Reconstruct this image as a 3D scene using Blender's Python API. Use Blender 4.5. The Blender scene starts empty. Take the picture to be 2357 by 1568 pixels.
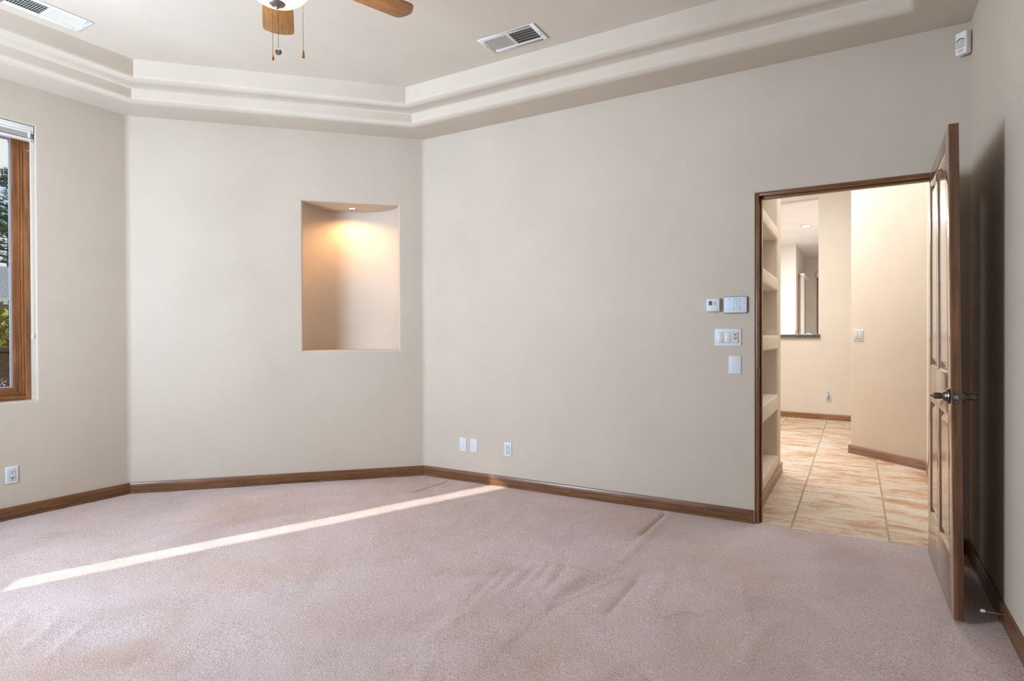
import bpy, bmesh, math, random
import numpy as np
from mathutils import Matrix, Vector
R = math.radians
random.seed(7)
scene = bpy.context.scene
COL = scene.collection

# ------------------------------------------------------------------ camera
H = 1.2
F_PX, YAW, PITCH, ROLL = 1358.307, 0.527221, -0.00734829, -0.00296862
def cam_basis():
    f = Vector((-math.sin(YAW)*math.cos(PITCH), math.cos(YAW)*math.cos(PITCH), math.sin(PITCH)))
    r = Vector((math.cos(YAW), math.sin(YAW), 0)); u = r.cross(f)
    return (math.cos(ROLL)*r + math.sin(ROLL)*u, -math.sin(ROLL)*r + math.cos(ROLL)*u, f)
cr, cu, cf = cam_basis()
cam = bpy.data.cameras.new('camera'); cam.sensor_width = 36; cam.lens = F_PX/2357*36
cam.clip_start = 0.05; cam.clip_end = 300
cam_o = bpy.data.objects.new('camera', cam); COL.objects.link(cam_o)
m = Matrix((cr, cu, -cf)).transposed().to_4x4(); m.translation = (0, 0, H)
cam_o.matrix_world = m
scene.camera = cam_o

# ------------------------------------------------------------------ view
vs = scene.view_settings
vs.view_transform = 'Standard'; vs.look = 'None'; vs.gamma = 1; vs.use_curve_mapping = False
vs.exposure = -0.14

# ------------------------------------------------------------------ world sky
w = bpy.data.worlds.new('sky'); scene.world = w; w.use_nodes = True
nt = w.node_tree; nt.nodes.clear()
out = nt.nodes.new('ShaderNodeOutputWorld'); bg = nt.nodes.new('ShaderNodeBackground')
tc = nt.nodes.new('ShaderNodeTexCoord'); mp = nt.nodes.new('ShaderNodeMapping'); mp.inputs['Scale'].default_value = (1, 1, 3.0)
nz = nt.nodes.new('ShaderNodeTexNoise'); nz.inputs['Scale'].default_value = 2.6; nz.inputs['Detail'].default_value = 7
rp = nt.nodes.new('ShaderNodeValToRGB')
rp.color_ramp.elements[0].position = 0.42; rp.color_ramp.elements[0].color = (0.42, 0.66, 1.0, 1)
rp.color_ramp.elements[1].position = 0.60; rp.color_ramp.elements[1].color = (0.95, 0.97, 1.0, 1)
nt.links.new(tc.outputs['Generated'], mp.inputs[0]); nt.links.new(mp.outputs[0], nz.inputs['Vector'])
nt.links.new(nz.outputs['Fac'], rp.inputs[0]); nt.links.new(rp.outputs[0], bg.inputs[0])
bg.inputs[1].default_value = 1.05; nt.links.new(bg.outputs[0], out.inputs[0])

# ------------------------------------------------------------------ sun and daylight
SUN_DIR = Vector((0.362*0.858, 0.932*0.858, -0.5135)).normalized()
sl = bpy.data.lights.new('sun', 'SUN'); sl.energy = 8.5; sl.angle = R(0.6); sl.color = (1, 0.95, 0.88)
so = bpy.data.objects.new('sun', sl); COL.objects.link(so); so.location = (-8, -12, 12)
so.rotation_euler = SUN_DIR.to_track_quat('-Z', 'Y').to_euler()

def area(name, loc, direction, sx, sy, power, color, shape='RECTANGLE', spread=180):
    l = bpy.data.lights.new(name, 'AREA'); l.shape = shape; l.size = sx; l.size_y = sy
    l.energy = power; l.color = color; l.spread = R(spread)
    o = bpy.data.objects.new(name, l); COL.objects.link(o); o.location = loc
    o.rotation_euler = Vector(direction).to_track_quat('-Z', 'Y').to_euler()
    return o
# daylight at the rear corner window (behind the camera's left shoulder)
S2 = math.sqrt(0.5)
WM = Vector((-4.0175, 0.03, 0)); WX = Vector((-S2, S2, 0)); WY = Vector((-S2, -S2, 0))
p_ = WM + WX*(-0.37) + WY*0.02
area('daylight', (p_.x, p_.y, 1.74), (0.36, 0.89, 0.28), 0.86, 1.70, 262, (0.64, 0.80, 1.0))
# added fill lamps under the solid hall and kitchen ceilings, no skylights there
area('hall_fill', (-1.5, 7.3, 3.57), (0, 0, -1), 1.4, 1.6, 152, (0.93, 0.97, 1.0))
area('hall_fill_near', (0.0, 5.2, 3.57), (0, 0, -1), 0.6, 0.9, 30, (0.93, 0.97, 1.0))
area('kitchen_fill', (-0.6, 12.6, 3.37), (0, 0, -1), 2.0, 2.6, 270, (0.93, 0.965, 1.0))

# ------------------------------------------------------------------ materials
def new_mat(name):
    m = bpy.data.materials.new(name); m.use_nodes = True
    return m, m.node_tree, m.node_tree.nodes['Principled BSDF']
def srgb(r, g, b):
    f = lambda c: (c/255/12.92) if c/255 <= 0.04045 else ((c/255+0.055)/1.055)**2.4
    return (f(r), f(g), f(b), 1)
def plain(name, col, rough=0.5, metal=0.0, coat=0.0, emit=None, estr=0):
    m, t, p = new_mat(name)
    p.inputs['Base Color'].default_value = col; p.inputs['Roughness'].default_value = rough
    p.inputs['Metallic'].default_value = metal; p.inputs['Coat Weight'].default_value = coat
    if emit: p.inputs['Emission Color'].default_value = emit; p.inputs['Emission Strength'].default_value = estr
    return m
def coords(t, scale=(1, 1, 1), kind='Object', rand=0.0):
    tc = t.nodes.new('ShaderNodeTexCoord'); mp = t.nodes.new('ShaderNodeMapping'); mp.inputs['Scale'].default_value = scale
    t.links.new(tc.outputs[kind], mp.inputs[0])
    if rand:
        oi = t.nodes.new('ShaderNodeObjectInfo'); mu = t.nodes.new('ShaderNodeMath'); mu.operation = 'MULTIPLY'; mu.inputs[1].default_value = rand
        t.links.new(oi.outputs['Random'], mu.inputs[0]); t.links.new(mu.outputs[0], mp.inputs['Location'])
    return mp.outputs[0]
def noise(t, vec, scale, detail=3, rough=0.5, dist=0.0):
    n = t.nodes.new('ShaderNodeTexNoise'); n.inputs['Scale'].default_value = scale; n.inputs['Detail'].default_value = detail
    n.inputs['Roughness'].default_value = rough; n.inputs['Distortion'].default_value = dist
    t.links.new(vec, n.inputs['Vector']); return n.outputs['Fac']
def ramp(t, fac, stops):
    r = t.nodes.new('ShaderNodeValToRGB'); e = r.color_ramp.elements
    while len(e) < len(stops): e.new(0.5)
    for i, (p, c) in enumerate(stops): e[i].position = p; e[i].color = c
    t.links.new(fac, r.inputs[0]); return r.outputs[0]
def bump(t, p, h, strength, dist, prev=None):
    b = t.nodes.new('ShaderNodeBump'); b.inputs['Strength'].default_value = strength; b.inputs['Distance'].default_value = dist
    t.links.new(h, b.inputs['Height'])
    if prev: t.links.new(prev, b.inputs['Normal'])
    t.links.new(b.outputs[0], p.inputs['Normal']); return b.outputs[0]
def mixc(t, fac, a, b, mode='MIX'):
    n = t.nodes.new('ShaderNodeMix'); n.data_type = 'RGBA'; n.blend_type = mode
    for k, v in ((0, fac), (6, a), (7, b)):
        if hasattr(v, 'is_linked') or hasattr(v, 'links'): t.links.new(v, n.inputs[k])
        else: n.inputs[k].default_value = v
    return n.outputs[2]
def tint(c, k): return (c[0]*k, c[1]*k, c[2]*k, 1)

def plaster(name, col, rough=0.62, bs=0.13):
    m, t, p = new_mat(name)
    v = coords(t); n1 = noise(t, v, 1.7, 5, 0.55, 0.4)
    c = ramp(t, n1, [(0.3, tint(col, 0.96)), (0.7, tint(col, 1.03))])
    t.links.new(c, p.inputs['Base Color'])
    v2 = coords(t, (1, 1, 0.45))
    b1 = bump(t, p, noise(t, v2, 4.5, 5, 0.6, 0.8), bs, 0.02)
    bump(t, p, noise(t, v, 55, 3, 0.6), 0.08, 0.004, b1)
    p.inputs['Roughness'].default_value = rough; p.inputs['Specular IOR Level'].default_value = 0.3
    return m
WALLC = srgb(195, 182, 166)
M_WALL = plaster('wall_plaster', WALLC)
M_CEIL = plaster('ceiling_plaster', srgb(203, 190, 174), 0.8, 0.07)
M_HALL = plaster('hall_plaster', srgb(222, 210, 195))
M_KITCH = plaster('kitchen_plaster', srgb(230, 222, 214))

def carpet():
    m, t, p = new_mat('carpet_pile')
    v = coords(t)
    fine = noise(t, v, 190, 3, 0.8); mid = noise(t, v, 55, 4, 0.6); big = noise(t, v, 1.1, 4, 0.55, 0.6)
    a = ramp(t, fine, [(0.30, srgb(150, 131, 127)), (0.50, srgb(214, 195, 191)), (0.70, srgb(248, 232, 229))])
    b = ramp(t, big, [(0.34, srgb(242, 234, 226)), (0.60, srgb(255, 255, 255))])
    c = mixc(t, 0.85, a, b, 'MULTIPLY')
    d = ramp(t, mid, [(0.3, (0.86, 0.85, 0.85, 1)), (0.7, (1.05, 1.05, 1.05, 1))])
    c = mixc(t, 0.6, c, d, 'MULTIPLY')
    # worn traffic patches and faint tan blotches
    v2 = coords(t, (1, 0.7, 1)); wear = noise(t, v2, 2.3, 6, 0.6, 0.8); tan = noise(t, v, 1.7, 3, 0.5, 0.5)
    c = mixc(t, 0.35, c, ramp(t, wear, [(0.36, srgb(222, 218, 216)), (0.52, (1, 1, 1, 1))]), 'MULTIPLY')
    c = mixc(t, 0.6, c, ramp(t, tan, [(0.52, (1, 1, 1, 1)), (0.70, srgb(250, 240, 226))]), 'MULTIPLY')
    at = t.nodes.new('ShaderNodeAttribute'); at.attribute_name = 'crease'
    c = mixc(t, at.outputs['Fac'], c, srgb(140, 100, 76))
    t.links.new(c, p.inputs['Base Color'])
    b1 = bump(t, p, mid, 0.35, 0.012)
    bump(t, p, fine, 0.85, 0.006, b1)
    p.inputs['Roughness'].default_value = 1; p.inputs['Specular IOR Level'].default_value = 0.05
    p.inputs['Sheen Weight'].default_value = 0.12; p.inputs['Sheen Roughness'].default_value = 0.6
    return m
M_CARPET = carpet()

def wood(name, dark, mid, light, stretch=(2, 26, 26), rough=0.38, coat=0.25, rand=8.0, k=1.0):
    m, t, p = new_mat(name)
    v = coords(t, stretch, 'Object', rand)
    n = noise(t, v, 1.6*k, 6, 0.6, 1.2); n2 = noise(t, v, 9*k, 3, 0.6, 0.3)
    c = ramp(t, n, [(0.30, dark), (0.5, mid), (0.70, light)])
    c2 = ramp(t, n2, [(0.35, (0.72, 0.70, 0.68, 1)), (0.6, (1, 1, 1, 1))])
    c = mixc(t, 0.55, c, c2, 'MULTIPLY')
    v3 = coords(t, (1, 1, 1), 'Object', rand); n3 = noise(t, v3, 7, 2)
    c = mixc(t, 0.5, c, ramp(t, n3, [(0.3, (0.78, 0.76, 0.74, 1)), (0.65, (1.08, 1.06, 1.04, 1))]), 'MULTIPLY')
    t.links.new(c, p.inputs['Base Color'])
    bump(t, p, n2, 0.08, 0.002)
    p.inputs['Roughness'].default_value = rough; p.inputs['Coat Weight'].default_value = coat; p.inputs['Coat Roughness'].default_value = 0.10 if coat > 0.9 else 0.2
    return m
M_BASE = wood('stained_baseboard_wood', srgb(92, 58, 30), srgb(112, 73, 40), srgb(132, 91, 54))
M_DOOR = wood('stained_door_wood', srgb(82, 50, 27), srgb(108, 69, 39), srgb(128, 85, 50), (22, 22, 1.6), 0.3, 1.0)
M_DOORX = wood('door_rail_wood', srgb(82, 50, 27), srgb(108, 69, 39), srgb(128, 85, 50), (22, 1.6, 22), 0.3, 1.0)
M_JAMB = wood('door_jamb_wood', srgb(84, 50, 24), srgb(118, 76, 38), srgb(142, 96, 52), (24, 24, 1.6))
M_HEAD = wood('door_head_wood', srgb(84, 50, 24), srgb(118, 76, 38), srgb(142, 96, 52), (1.6, 24, 24))
M_WINV = wood('window_wood', srgb(98, 58, 28), srgb(136, 86, 46), srgb(160, 108, 64), (24, 24, 1.5), 0.4)
M_WINH = wood('window_rail_wood', srgb(98, 58, 28), srgb(136, 86, 46), srgb(160, 108, 64), (1.5, 24, 24), 0.4)
M_BLADE = wood('oak_blade_veneer', srgb(138, 88, 38), srgb(162, 108, 50), srgb(176, 122, 62), (3, 30, 30), 0.42, 0.15, 5.0)

def tile_mat():
    m, t, p = new_mat('travertine_tile')
    v = coords(t, (1.0, 2.0, 1), 'Object', 23.0)
    n = noise(t, v, 3.0, 11, 0.72, 0.35); f = noise(t, v, 22, 7, 0.75)
    c = ramp(t, n, [(0.32, srgb(166, 122, 90)), (0.44, srgb(192, 154, 122)), (0.54, srgb(206, 188, 166)), (0.70, srgb(198, 188, 174))])
    g = ramp(t, f, [(0.36, (0.66, 0.62, 0.57, 1)), (0.50, (1, 1, 1, 1))])
    c = mixc(t, 0.7, c, g, 'MULTIPLY'); t.links.new(c, p.inputs['Base Color'])
    bump(t, p, f, 0.12, 0.003)
    p.inputs['Roughness'].default_value = 0.6; p.inputs['Specular IOR Level'].default_value = 0.3
    return m
M_TILE = tile_mat()
def speck(name, a, b, c, scale, rough):
    m, t, p = new_mat(name); v = coords(t); n = noise(t, v, scale, 4, 0.7)
    t.links.new(ramp(t, n, [(0.35, a), (0.5, b), (0.66, c)]), p.inputs['Base Color']); p.inputs['Roughness'].default_value = rough
    bump(t, p, n, 0.2, 0.004); return m
M_GROUT = speck('grout', srgb(150, 132, 104), srgb(164, 146, 116), srgb(176, 158, 128), 90, 0.9)
M_GRANITE = speck('granite', srgb(38, 44, 46), srgb(70, 80, 82), srgb(128, 138, 138), 120, 0.2)
M_WHITE = plain('white_plastic', srgb(206, 210, 213), 0.35)
M_WHITE2 = plain('white_rocker_plastic', srgb(202, 204, 202), 0.3)
M_IVORY = plain('ivory_plastic', srgb(214, 206, 176), 0.4)
M_PANEL = plain('keypad_plastic', srgb(200, 210, 222), 0.3)
M_GREYP = plain('grey_plastic', srgb(92, 98, 104), 0.5)
M_DARK = plain('dark_slot', srgb(28, 28, 30), 0.6)
M_INK = plain('grey_print', srgb(92, 98, 106), 0.6)
M_INKT = plain('teal_print', srgb(48, 78, 84), 0.6)
M_RED = plain('red_print', srgb(190, 50, 60), 0.6)
M_GREEN = plain('green_print', srgb(40, 140, 92), 0.6)
M_LCD = plain('lcd_glass', srgb(98, 116, 104), 0.2)
M_LENS = plain('sensor_lens', srgb(186, 190, 190), 0.25)
M_SENSOR = plain('sensor_plastic', srgb(224, 220, 212), 0.4)
M_VENT = plain('white_enamel', srgb(230, 230, 226), 0.35)
M_DUCT = plain('duct_metal', srgb(52, 52, 50), 0.6, 0.4)
M_BRONZE = plain('dark_bronze', srgb(112, 104, 100), 0.28, 1.0)
M_PEWTER = plain('pewter', srgb(150, 142, 134), 0.42, 1.0)
M_CHAIN = plain('antique_brass_chain', srgb(104, 84, 58), 0.35, 1.0)
M_CHROME = plain('steel', srgb(170, 172, 176), 0.2, 1.0)
M_BRASS = plain('brass', srgb(176, 140, 84), 0.3, 1.0)
M_BOWL = plain('lit_frosted_glass', srgb(250, 240, 226), 0.4, emit=(1.0, 0.72, 0.45, 1), estr=26.0)
M_PUCK = plain('lit_lamp_lens', (1, 1, 1, 1), 0.4, emit=(1.0, 0.86, 0.68, 1), estr=14.0)
M_CAN = plain('lit_can_lens', (1, 1, 1, 1), 0.4, emit=(1.0, 0.95, 0.88, 1), estr=6.0)
M_SHADE = plain('blind_vinyl', srgb(226, 226, 222), 0.5)
M_SHADE2 = plain('shaded_blind_fabric', srgb(172, 164, 154), 0.9)  # grey-brown: shadow among the stacked pleats put into their colour
M_CORD = plain('white_cord', srgb(232, 228, 220), 0.7)
M_ALU = plain('grey_gasket', srgb(150, 152, 162), 0.4)
M_RUBBER = plain('white_rubber', srgb(222, 218, 214), 0.7)
M_VANE = plain('beige_vane', srgb(206, 194, 176), 0.7)
def glass():
    m, t, p = new_mat('window_glass')
    o = t.nodes['Material Output']; tr = t.nodes.new('ShaderNodeBsdfTransparent'); gl = t.nodes.new('ShaderNodeBsdfGlossy'); gl.inputs['Roughness'].default_value = 0.02
    fr = t.nodes.new('ShaderNodeFresnel'); fr.inputs['IOR'].default_value = 1.35; mx = t.nodes.new('ShaderNodeMixShader')
    tr.inputs['Color'].default_value = (0.97, 0.985, 0.98, 1)
    t.links.new(fr.outputs[0], mx.inputs[0]); t.links.new(tr.outputs[0], mx.inputs[1]); t.links.new(gl.outputs[0], mx.inputs[2])
    t.links.new(mx.outputs[0], o.inputs[0]); t.nodes.remove(p); return m
M_GLASS = glass()

# ------------------------------------------------------------------ mesh helpers
class MB:
    def __init__(s): s.v = []; s.f = []
    def add(s, vs, fs):
        n = len(s.v); s.v += [tuple(v) for v in vs]; s.f += [tuple(i+n for i in f) for f in fs]; return s
    def box(s, x0, x1, y0, y1, z0, z1):
        return s.add([(x0,y0,z0),(x1,y0,z0),(x1,y1,z0),(x0,y1,z0),(x0,y0,z1),(x1,y0,z1),(x1,y1,z1),(x0,y1,z1)],
                     [(0,3,2,1),(4,5,6,7),(0,1,5,4),(1,2,6,5),(2,3,7,6),(3,0,4,7)])
    def frustum(s, x0, x1, z0, z1, yb, yf, i):
        "plate on a wall: back at yb, front at yf (towards -y), front inset by i"
        return s.add([(x0,yb,z0),(x1,yb,z0),(x1,yb,z1),(x0,yb,z1),(x0+i,yf,z0+i),(x1-i,yf,z0+i),(x1-i,yf,z1-i),(x0+i,yf,z1-i)],
                     [(3,2,1,0),(4,5,6,7),(0,1,5,4),(1,2,6,5),(2,3,7,6),(3,0,4,7)])
    def prism(s, poly, a, b, axis='x'):
        "polygon in the two other axes, extruded a..b along axis"
        n = len(poly)
        if axis == 'x': P = lambda q, t: (t, q[0], q[1])
        elif axis == 'y': P = lambda q, t: (q[0], t, q[1])
        else: P = lambda q, t: (q[0], q[1], t)
        vs = [P(q, a) for q in poly] + [P(q, b) for q in poly]
        fs = [tuple(range(n-1, -1, -1)), tuple(range(n, 2*n))] + [(i, (i+1) % n, (i+1) % n+n, i+n) for i in range(n)]
        return s.add(vs, fs)
    def lathe(s, prof, seg=24, o=(0,0,0), axis='z', a0=0, a1=2*math.pi, cap=True):
        vs = []; full = abs(a1-a0-2*math.pi) < 1e-6; k = seg if full else seg+1
        for r, z in prof:
            for i in range(k):
                a = a0+(a1-a0)*i/seg; c, d = r*math.cos(a), r*math.sin(a)
                q = {'z': (c, d, z), 'x': (z, c, d), 'y': (c, z, d)}[axis]
                vs.append((q[0]+o[0], q[1]+o[1], q[2]+o[2]))
        fs = []
        for j in range(len(prof)-1):
            for i in range(seg):
                i2 = (i+1) % k
                fs.append((j*k+i, j*k+i2, (j+1)*k+i2, (j+1)*k+i))
        if full and cap:
            if prof[0][0] > 1e-5: fs.append(tuple(range(k-1, -1, -1)))
            if prof[-1][0] > 1e-5: fs.append(tuple((len(prof)-1)*k+i for i in range(k)))
        return s.add(vs, fs)
    def tube(s, pts, r, seg=8):
        pts = [Vector(p) for p in pts]; vs = []; n = len(pts)
        for i, p in enumerate(pts):
            d = (pts[min(i+1, n-1)]-pts[max(i-1, 0)]).normalized()
            a = d.orthogonal().normalized() if abs(d.z) > 0.99 else d.cross(Vector((0,0,1))).normalized()
            b = d.cross(a); rr = r[i] if isinstance(r, (list, tuple)) else r
            for k in range(seg):
                t = 2*math.pi*k/seg; vs.append(p+a*(rr*math.cos(t))+b*(rr*math.sin(t)))
        fs = [(j*seg+k, j*seg+(k+1) % seg, (j+1)*seg+(k+1) % seg, (j+1)*seg+k) for j in range(n-1) for k in range(seg)]
        fs += [tuple(range(seg-1, -1, -1)), tuple((n-1)*seg+k for k in range(seg))]
        return s.add(vs, fs)
    def build(s, name, mat, parent=None, bevel=0, seg=2, smooth=True, fix=True):
        me = bpy.data.meshes.new(name); me.from_pydata(s.v, [], s.f); me.update()
        bm = bmesh.new(); bm.from_mesh(me)
        if fix: bmesh.ops.remove_doubles(bm, verts=bm.verts, dist=1e-6); bmesh.ops.recalc_face_normals(bm, faces=bm.faces)
        if bevel:
            es = [e for e in bm.edges if len(e.link_faces) == 2 and e.calc_face_angle(0) > 0.5]
            bmesh.ops.bevel(bm, geom=es, offset=bevel, segments=seg, profile=0.5, affect='EDGES', clamp_overlap=True)
        bm.to_mesh(me); bm.free()
        if smooth:
            for p in me.polygons: p.use_smooth = True
            me.set_sharp_from_angle(angle=R(38))
        me.materials.append(mat)
        return link(name, me, parent)
def link(name, me, parent=None):
    o = bpy.data.objects.new(name, me); COL.objects.link(o)
    if parent: o.parent = parent
    return o
def thing(name, label, cat, loc=(0,0,0), rz=0.0, group=None, kind=None):
    o = bpy.data.objects.new(name, None); COL.objects.link(o); o.empty_display_size = 0.05
    o.location = loc; o.rotation_euler = (0, 0, rz); o['label'] = label
    if cat: o['category'] = cat
    if group: o['group'] = group
    if kind: o['kind'] = kind
    return o
def tag(o, label, cat=None, group=None, kind=None):
    o['label'] = label
    if cat: o['category'] = cat
    if group: o['group'] = group
    if kind: o['kind'] = kind
    return o
def struct(o, label): return tag(o, label, None, None, 'structure')
def place(o, loc, rz): o.location = loc; o.rotation_euler = (0, 0, rz); return o

# ------------------------------------------------------------------ room geometry
XR, YD, XL = 0.538, 4.026, -4.815
ZS, Z1, ZC = 2.895, 2.995, 3.146
VW = (-3.2215, YD); VL = (XL, 2.433); CL = (XL, 0.83); CB = (-3.215, -0.77)
POLY = [(XR, -0.77), (XR, YD), VW, VL, CL, CB]
ROT = {'W': 0.0, 'L': R(90), 'V': R(45), 'R': R(-90), 'C': R(135), 'B': R(180)}
VM = ((VW[0]+VL[0])/2, (VW[1]+VL[1])/2)
THK = 0.2
def wall_panel(name, x0, x1, z0, z1, thick, holes, mat, loc, rz, label, rnd=0.014, fillet=None):
    """plastered wall in its own frame: x along, front face at y=0 (room side is -y), holes = (x0,x1,z0,z1)"""
    xs = sorted(set([x0, x1]+[h[0] for h in holes]+[h[1] for h in holes])); zs = sorted(set([z0, z1]+[h[2] for h in holes]+[h[3] for h in holes]))
    bm = bmesh.new(); V = {}
    def vert(x, y, z):
        k = (round(x, 5), round(y, 5), round(z, 5))
        if k not in V: V[k] = bm.verts.new((x, y, z))
        return V[k]
    def inh(a, b): return any(h[0] < a < h[1] and h[2] < b < h[3] for h in holes)
    cells = {(i, j): not inh((xs[i]+xs[i+1])/2, (zs[j]+zs[j+1])/2) for i in range(len(xs)-1) for j in range(len(zs)-1)}
    for (i, j), s in cells.items():
        if not s: continue
        a, b, c, d = xs[i], xs[i+1], zs[j], zs[j+1]
        bm.faces.new([vert(a,0,c), vert(b,0,c), vert(b,0,d), vert(a,0,d)])
        bm.faces.new([vert(a,thick,d), vert(b,thick,d), vert(b,thick,c), vert(a,thick,c)])
        for (di, dj, q) in ((-1,0,((a,c),(a,d))), (1,0,((b,d),(b,c))), (0,-1,((b,c),(a,c))), (0,1,((a,d),(b,d)))):
            if not cells.get((i+di, j+dj), False):
                (ax, az), (bx, bz) = q
                bm.faces.new([vert(ax,0,az), vert(ax,thick,az), vert(bx,thick,bz), vert(bx,0,bz)])
    bmesh.ops.recalc_face_normals(bm, faces=bm.faces)
    if rnd and holes:
        es = []
        for e in bm.edges:
            a, b = e.verts[0].co, e.verts[1].co
            if abs(a.y) < 1e-6 and abs(b.y) < 1e-6 and e.calc_face_angle(0) > 1 :
                mx, mz = (a.x+b.x)/2, (a.z+b.z)/2
                if any(h[0]-1e-4 <= mx <= h[1]+1e-4 and h[2]-1e-4 <= mz <= h[3]+1e-4 for h in holes): es.append(e)
        bmesh.ops.bevel(bm, geom=es, offset=rnd, segments=4, profile=0.5, affect='EDGES')
    me = bpy.data.meshes.new(name); bm.to_mesh(me); bm.free()
    for p in me.polygons: p.use_smooth = True
    me.set_sharp_from_angle(angle=R(30))
    me.materials.append(mat)
    o = link(name, me); place(o, loc, rz); struct(o, label); return o

# walls (local x = to the right as seen from inside)
DX0, DX1, DZ = -0.552, 0.402, 2.106                     # rough door opening
wall_far = wall_panel('wall_far', VW[0]+0.0, XR+0.1, 0, ZC+0.1, 0.13, [(DX0, DX1, -0.01, DZ)], M_WALL, (0, YD, 0), 0, 'long beige plaster wall with the doorway', 0.010)
NA0, NA1, NZ0, NZ1 = 0.136, 0.911, 1.087, 2.317         # niche along the corner wall
vh = math.dist(VW, VL)/2
wall_corner = wall_panel('wall_corner', -vh-0.08, vh+0.08, 0, ZC+0.1, 0.0205, [(NA0, NA1, NZ0, NZ1)], M_WALL, (VM[0], VM[1], 0), ROT['V'], 'angled beige plaster wall with the lit niche', 0.02)
# window openings, y along the left wall = local x
W1 = (1.43, 1.843, 0.775, 2.635)
wall_left = wall_panel('wall_left', CL[1]-0.08, VL[1]+0.08, 0, ZC+0.1, THK, [W1], M_WALL, (XL, 0, 0), ROT['L'], 'beige plaster wall with the tall narrow window', 0.012)
wall_right = wall_panel('wall_right', -YD-0.13, 0.9, 0, ZC+0.1, THK, [], M_WALL, (XR, 0, 0), ROT['R'], 'beige plaster wall behind the open door')
W2 = (-0.85, 0.11, 0.773, 2.80)
wall_rear_corner = wall_panel('wall_rear_corner', -vh-0.08, vh+0.08, 0, ZC+0.1, THK, [W2], M_WALL, (WM.x, WM.y, 0), ROT['C'], 'angled beige plaster wall with the wide window')
wall_rear = wall_panel('wall_rear', -XR-0.2, -CB[0]+0.1, 0, ZC+0.1, THK, [], M_WALL, (0, -0.77, 0), ROT['B'], 'plain beige plaster wall facing the doorway wall')

# softly rounded plaster in the inside corners of the angled wall
def corner_fillet(name, p, d0, d1, r, label, parent):
    p, d0, d1 = Vector((p[0], p[1], 0)), Vector((d0[0], d0[1], 0)).normalized(), Vector((d1[0], d1[1], 0)).normalized()
    half = math.acos(max(-1, min(1, d0.dot(d1))))/2; t = r/math.tan(half); b = (d0+d1).normalized(); c = p+b*(r/math.sin(half))
    a, e = p+d0*t, p+d1*t; pts = []
    for i in range(9):
        k = i/8; q = (a-c).lerp(e-c, k).normalized()*r; pts.append(c+q)
    mb = MB(); inv = parent_inv(parent)
    vs = [inv @ Vector((q.x, q.y, 0)) for q in pts]+[inv @ Vector((q.x, q.y, ZS+0.01)) for q in pts]+[inv @ p, inv @ Vector((p.x, p.y, ZS+0.01))]
    n = len(pts)
    fs = [(i, i+1, n+i+1, n+i) for i in range(n-1)]+[(0, n, 2*n+1, 2*n), (n-1, 2*n, 2*n+1, 2*n-1)]
    mb.add(vs, fs).build(name, M_WALL, parent)
def parent_inv(o):
    return (Matrix.Translation(o.location) @ Matrix.Rotation(o.rotation_euler[2], 4, 'Z')).inverted()
corner_fillet('corner_fillet', VW, (1, 0), (-1, -1), 0.06, '', wall_corner)
corner_fillet('corner_fillet', VL, (1, 1), (0, -1), 0.06, '', wall_corner)

# niche alcove: half-round plan, own mesh under the angled wall
def niche():
    cx, hw, dp = (NA0+NA1)/2, (NA1-NA0)/2, 0.35
    arc = [(cx-hw*math.cos(math.pi*i/36), 0.0203+dp*math.sin(math.pi*i/36)) for i in range(37)]
    n = len(arc); mb = MB()
    vs = [(x, y, NZ0) for x, y in arc]+[(x, y, NZ1) for x, y in arc]
    mb.add(vs, [(i, n+i, n+i+1, i+1) for i in range(n-1)])
    mb.add([(x, y, NZ0) for x, y in arc], [tuple(range(n))])
    mb.add([(x, y, NZ1) for x, y in arc], [tuple(range(n-1, -1, -1))])
    o = mb.build('niche', M_WALL, wall_corner, fix=False)
    o['label'] = 'half-round wall niche glowing in warm lamp light'
niche()

# tray ceiling: stepped profile swept round the room
def offset_poly(poly, s):
    n = len(poly); res = []
    for i in range(n):
        p0, p1, p2 = Vector(poly[i-1]), Vector(poly[i]), Vector(poly[(i+1) % n])
        d0 = (p1-p0).normalized(); d1 = (p2-p1).normalized()
        n0 = Vector((-d0.y, d0.x)); n1 = Vector((-d1.y, d1.x))
        mvec = (n0+n1); mvec /= mvec.dot(n0)
        res.append(p1+mvec*s)
    return res
prof = [(-0.06, ZS)]
SB1, SB2, LR = 0.312, 0.452, 0.045
prof.append((SB1-LR-0.02, ZS))
for i in range(9): a = -math.pi/2+math.pi/2*i/8; prof.append((SB1-LR+LR*math.cos(a), ZS+LR+LR*math.sin(a)))
prof += [(SB1, Z1-0.012), (SB1+0.004, Z1-0.004), (SB1+0.012, Z1), (SB2-LR-0.01, Z1)]
for i in range(9): a = -math.pi/2+math.pi/2*i/8; prof.append((SB2-LR+LR*math.cos(a), Z1+LR+LR*math.sin(a)))
prof += [(SB2, ZC-0.014), (SB2+0.004, ZC-0.004), (SB2+0.014, ZC)]
mb = MB(); rings = [offset_poly(POLY, s) for s, z in prof]; k = len(POLY)
mb.v = [(p.x, p.y, prof[i][1]) for i, r in enumerate(rings) for p in r]
for i in range(len(prof)-1):
    for j in range(k): mb.f.append((i*k+j, i*k+(j+1) % k, (i+1)*k+(j+1) % k, (i+1)*k+j))
mb.f.append(tuple((len(prof)-1)*k+j for j in range(k)))
ceiling = mb.build('ceiling', M_CEIL); struct(ceiling, 'two-step tray ceiling with rounded edges')
roof = MB().prism([tuple(q) for q in offset_poly(POLY, -0.115)], 3.20, 3.78, 'z').build('ceiling_roof_slab', M_HALL); struct(roof, 'roof slab above the bedroom ceiling')

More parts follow.
